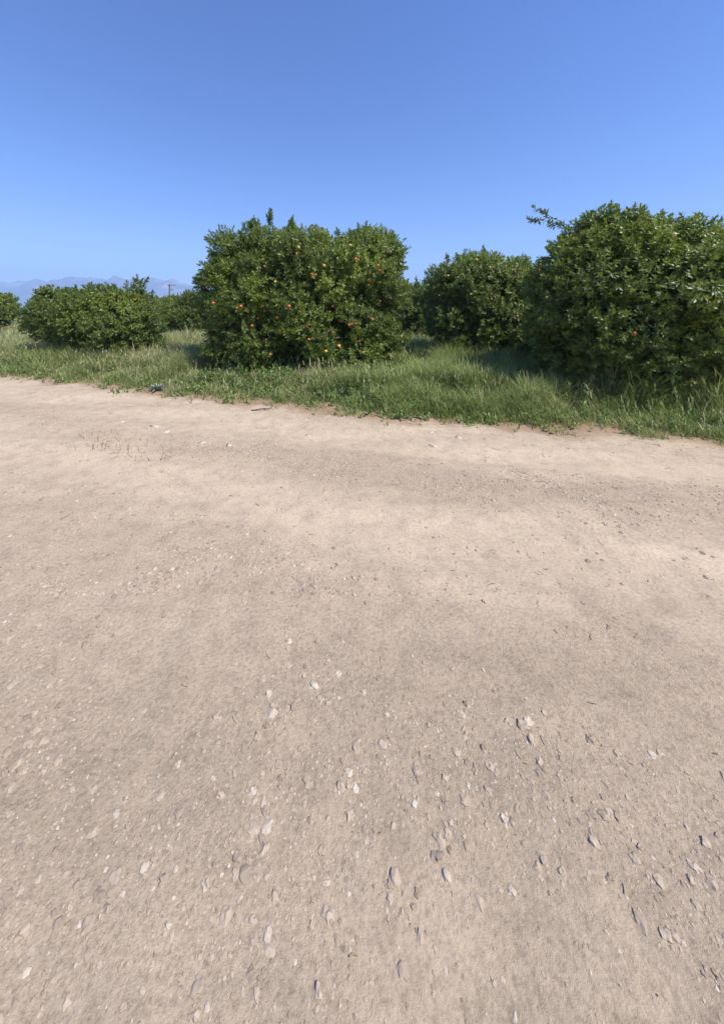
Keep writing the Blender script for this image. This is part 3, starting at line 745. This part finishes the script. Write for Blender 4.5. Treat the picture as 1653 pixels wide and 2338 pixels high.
# ------------------------------------------------------------------ single plants
def leafy_weed(name, x, y, h, seed, label, cat, mat, L0, nl, width, spread_):
    r = np.random.default_rng(seed)
    root = empty(name, (x, y, float(ground_z(x, y)) - 0.02)); tag(root, label, cat)
    st = Parts(); P, A = [], []
    for s in range(spread_[0]):
        tip = np.array([r.normal(0, spread_[1]), r.normal(0, spread_[1]), h * (0.7 + 0.35 * r.random())])
        path = wander((0, 0, 0), tip, 7, 0.02, r); st.tube(path, np.linspace(0.007, 0.003, 7), 5)
        for j in range(2, 7):
            P.append(path[j]); A.append(np.array([0, 0, 1.0]) + r.normal(0, 0.35, 3))
    obj("stem", st.build("stem", M_TWIG), root)
    tm = [shoot(nl, 0.1, L0, seed * 10 + i, width) for i in range(3)]
    P = np.array(P); A = np.array(A)
    V, Fc, T = place_shoots(P, A, 0.8 + 0.4 * r.random(len(P)), 0.2 * r.random(len(P)), tm, r)
    obj("leaves", mesh("leaves", V, Fc, mat, tone=T), root)

leafy_weed("tall_weed", -4.45, 10.0, 0.75, 7, "tall leafy weed rising from the grass beside the low left tree", "weed", M_HERB, 0.10, 6, 0.4, (5, 0.16))

# thistle rosette at the road edge
root = empty("thistle", (-3.16, 6.83, float(ground_z(-3.16, 6.83)) - 0.02))
tag(root, "dark thistle with pale veined leaves at the grass edge by the road", "thistle")
r = np.random.default_rng(3); LV, LF, LT = [], [], []; off = 0
for k in range(17):
    az = k * 2.4; el = 0.25 + 0.9 * (k / 17); Ln = 0.26 - 0.08 * k / 17; m = 9
    pts = []
    for j in range(m):
        t = j / (m - 1); q = np.array([math.cos(el) * Ln * t, 0, math.sin(el) * Ln * t - 0.22 * Ln * t * t])
        wd = 0.085 * math.sin(math.pi * (0.12 + 0.88 * t) ** 0.8) * (1.0 if j % 2 else 0.45) + 0.004
        for sgn, wv in ((-1, wd), (-1, 0.006), (1, 0.006), (1, wd)):
            pts.append(q + np.array([0, sgn * wv / 1.0 * (0.5 if wv > 0.01 else 1), 0.3 * wv]))
    pts = np.array(pts); c, s = math.cos(az), math.sin(az)
    pts = pts @ np.array([[c, s, 0], [-s, c, 0], [0, 0, 1]]) + np.array([0, 0, 0.03])
    for j in range(m - 1):
        for e in range(3): LF.append((off + j * 4 + e, off + j * 4 + e + 1, off + j * 4 + e + 5, off + j * 4 + e + 4))
    tt = np.tile([0.25, 0.98, 0.98, 0.25], m); LT.append(np.stack([tt, tt * 0], 1)); LV.append(pts); off += len(pts)
obj("leaves", mesh("leaves", np.concatenate(LV), np.array(LF), M_THIS, tone=np.concatenate(LT)), root)
st = Parts(); st.tube(wander((0, 0, 0), (0.02, 0, 0.30), 6, 0.006, r), np.linspace(0.011, 0.007, 6), 6)
obj("stem", st.build("stem", M_TWIG), root)

# fallen stick on the road
st = Parts(); st.tube(wander((-0.16, 0, 0), (0.17, 0.05, 0.015), 9, 0.006, r), np.linspace(0.011, 0.006, 9), 6); st.tube(wander((0.03, 0.02, 0.01), (0.14, -0.07, 0.012), 5, 0.004, r), np.linspace(0.006, 0.003, 5), 5)
o = obj("stick", st.build("stick", M_BARK)); o.location = (-0.93, 5.62, float(ground_z(-0.93, 5.62)) + 0.016)
tag(o, "dry forked brown stick lying on the dirt road near the grass", "stick")

# ------------------------------------------------------------------ power pole
PY = 104.0
pxw, ptop = pix(380, 637.5, PY)
root = empty("power_pole", (pxw, PY, -0.03)); tag(root, "slim weathered power pole with a crossarm far behind the orchard", "power pole")
st = Parts(); st.tube([(0, 0, z) for z in np.linspace(-0.3, ptop, 6)], np.linspace(0.24, 0.19, 6), 10); obj("pole", st.build("pole", M_POLE), root)
st = Parts(); st.tube([(x, -0.24, ptop - 0.35) for x in np.linspace(-0.4, 1.9, 4)], [0.085] * 4, 8); obj("crossarm", st.build("crossarm", M_POLE), root)
for x in (-0.3, 0.9, 1.75):
    st = Parts(); st.tube([(x, -0.24, ptop - 0.27 + z) for z in (0, 0.1, 0.16, 0.22, 0.34)], [0.03, 0.03, 0.10, 0.10, 0.05], 10); obj("insulator", st.build("insulator", M_PORC), root)
st = Parts(); st.tube([(0.95, -0.2, ptop - 1.9 + z) for z in (0, 0.1, 0.8, 0.9)], [0.16, 0.22, 0.22, 0.16], 12); st.tube([(0.0, -0.1, ptop - 1.45), (0.95, -0.2, ptop - 1.45)], [0.05, 0.05], 6)
obj("transformer", st.build("transformer", M_PORC), root)

# ------------------------------------------------------------------ mountains
MX = np.array([-6500, -4200, -3000, -2300, -1795, -1550, -1390, -1290, -1200, -1050, -900, -650, -350, 0, 300])
MZ = np.array([210, 250, 235, 262, 279, 276, 258, 262, 236, 205, 182, 120, 60, 15, -5])
xs = np.linspace(-6400, 300, 420); ys = np.linspace(2500, 4000, 110)
def zm(X, Y):
    crest = np.interp(X * 3000 / 3000, MX, MZ) * 1.0
    t = (Y - 3000) / np.where(Y < 3000, 470, 1000)
    prof = np.clip(1 - np.abs(t), 0, 1) ** 1.15
    rid = np.abs(fbm(X / 230, Y / 330, 91, 5) - 0.5) * 2
    return crest * prof * (0.80 + 0.35 * (1 - rid) * 0.9 - 0.12 + 0.10 * fbm(X / 60, Y / 60, 95, 3)) - 6
tag(obj("mountains", grid(xs, ys, zm, "mountains", M_MOUNT)), kind="structure")

# ------------------------------------------------------------------ haze
m, nt, N, L = newmat("haze")
pv = N("ShaderNodeVolumePrincipled"); pv.inputs["Color"].default_value = (0.43, 0.63, 1.0, 1)
pv.inputs["Density"].default_value = 0.00045; pv.inputs["Anisotropy"].default_value = 0.0
L(pv.outputs[0], N("ShaderNodeOutputMaterial").inputs["Volume"])
bx = np.array([(x, y, z) for z in (-20, 420) for y in (-500, 4300) for x in (-6800, 4400)], float)
o = obj("haze", mesh("haze", bx, np.array([(0, 2, 3, 1), (4, 5, 7, 6), (0, 1, 5, 4), (2, 6, 7, 3), (0, 4, 6, 2), (1, 3, 7, 5)]), m)); tag(o, kind="stuff")

# ------------------------------------------------------------------ light
SUN_EL, SX, SY = math.radians(53), 0.74, -0.56
az = math.atan2(SX, SY)
world = bpy.data.worlds.new("World"); SC.world = world; world.use_nodes = True
nt = world.node_tree; nt.nodes.clear()
sky = nt.nodes.new("ShaderNodeTexSky"); sky.sky_type = 'NISHITA'; sky.sun_disc = False
sky.sun_elevation = SUN_EL; sky.sun_rotation = az; sky.altitude = 50
sky.air_density = 1.0; sky.dust_density = 0.1; sky.ozone_density = 3.0
bg = nt.nodes.new("ShaderNodeBackground"); bg.inputs[1].default_value = 0.125
wo = nt.nodes.new("ShaderNodeOutputWorld")
hs = nt.nodes.new("ShaderNodeHueSaturation"); hs.inputs["Saturation"].default_value = 1.26; hs.inputs["Hue"].default_value = 0.516
nt.links.new(sky.outputs[0], hs.inputs["Color"]); nt.links.new(hs.outputs[0], bg.inputs[0]); nt.links.new(bg.outputs[0], wo.inputs[0])
sl = bpy.data.lights.new("sun", 'SUN'); sl.energy = 5.0; sl.angle = math.radians(0.5); sl.color = (1.0, 0.955, 0.88)
so = bpy.data.objects.new("sun", sl); COL.objects.link(so)
h = math.hypot(SX, SY)
d = Vector((SX / h * math.cos(SUN_EL), SY / h * math.cos(SUN_EL), math.sin(SUN_EL)))
so.rotation_euler = d.to_track_quat('Z', 'Y').to_euler(); so.location = d * 50

SC.view_settings.view_transform = 'Standard'; SC.view_settings.look = 'None'
SC.view_settings.exposure = 0.62; SC.view_settings.gamma = 1.0
SC.cycles.max_bounces = 6; SC.cycles.diffuse_bounces = 3; SC.cycles.glossy_bounces = 2; SC.cycles.transmission_bounces = 4
SC.cycles.volume_bounces = 1
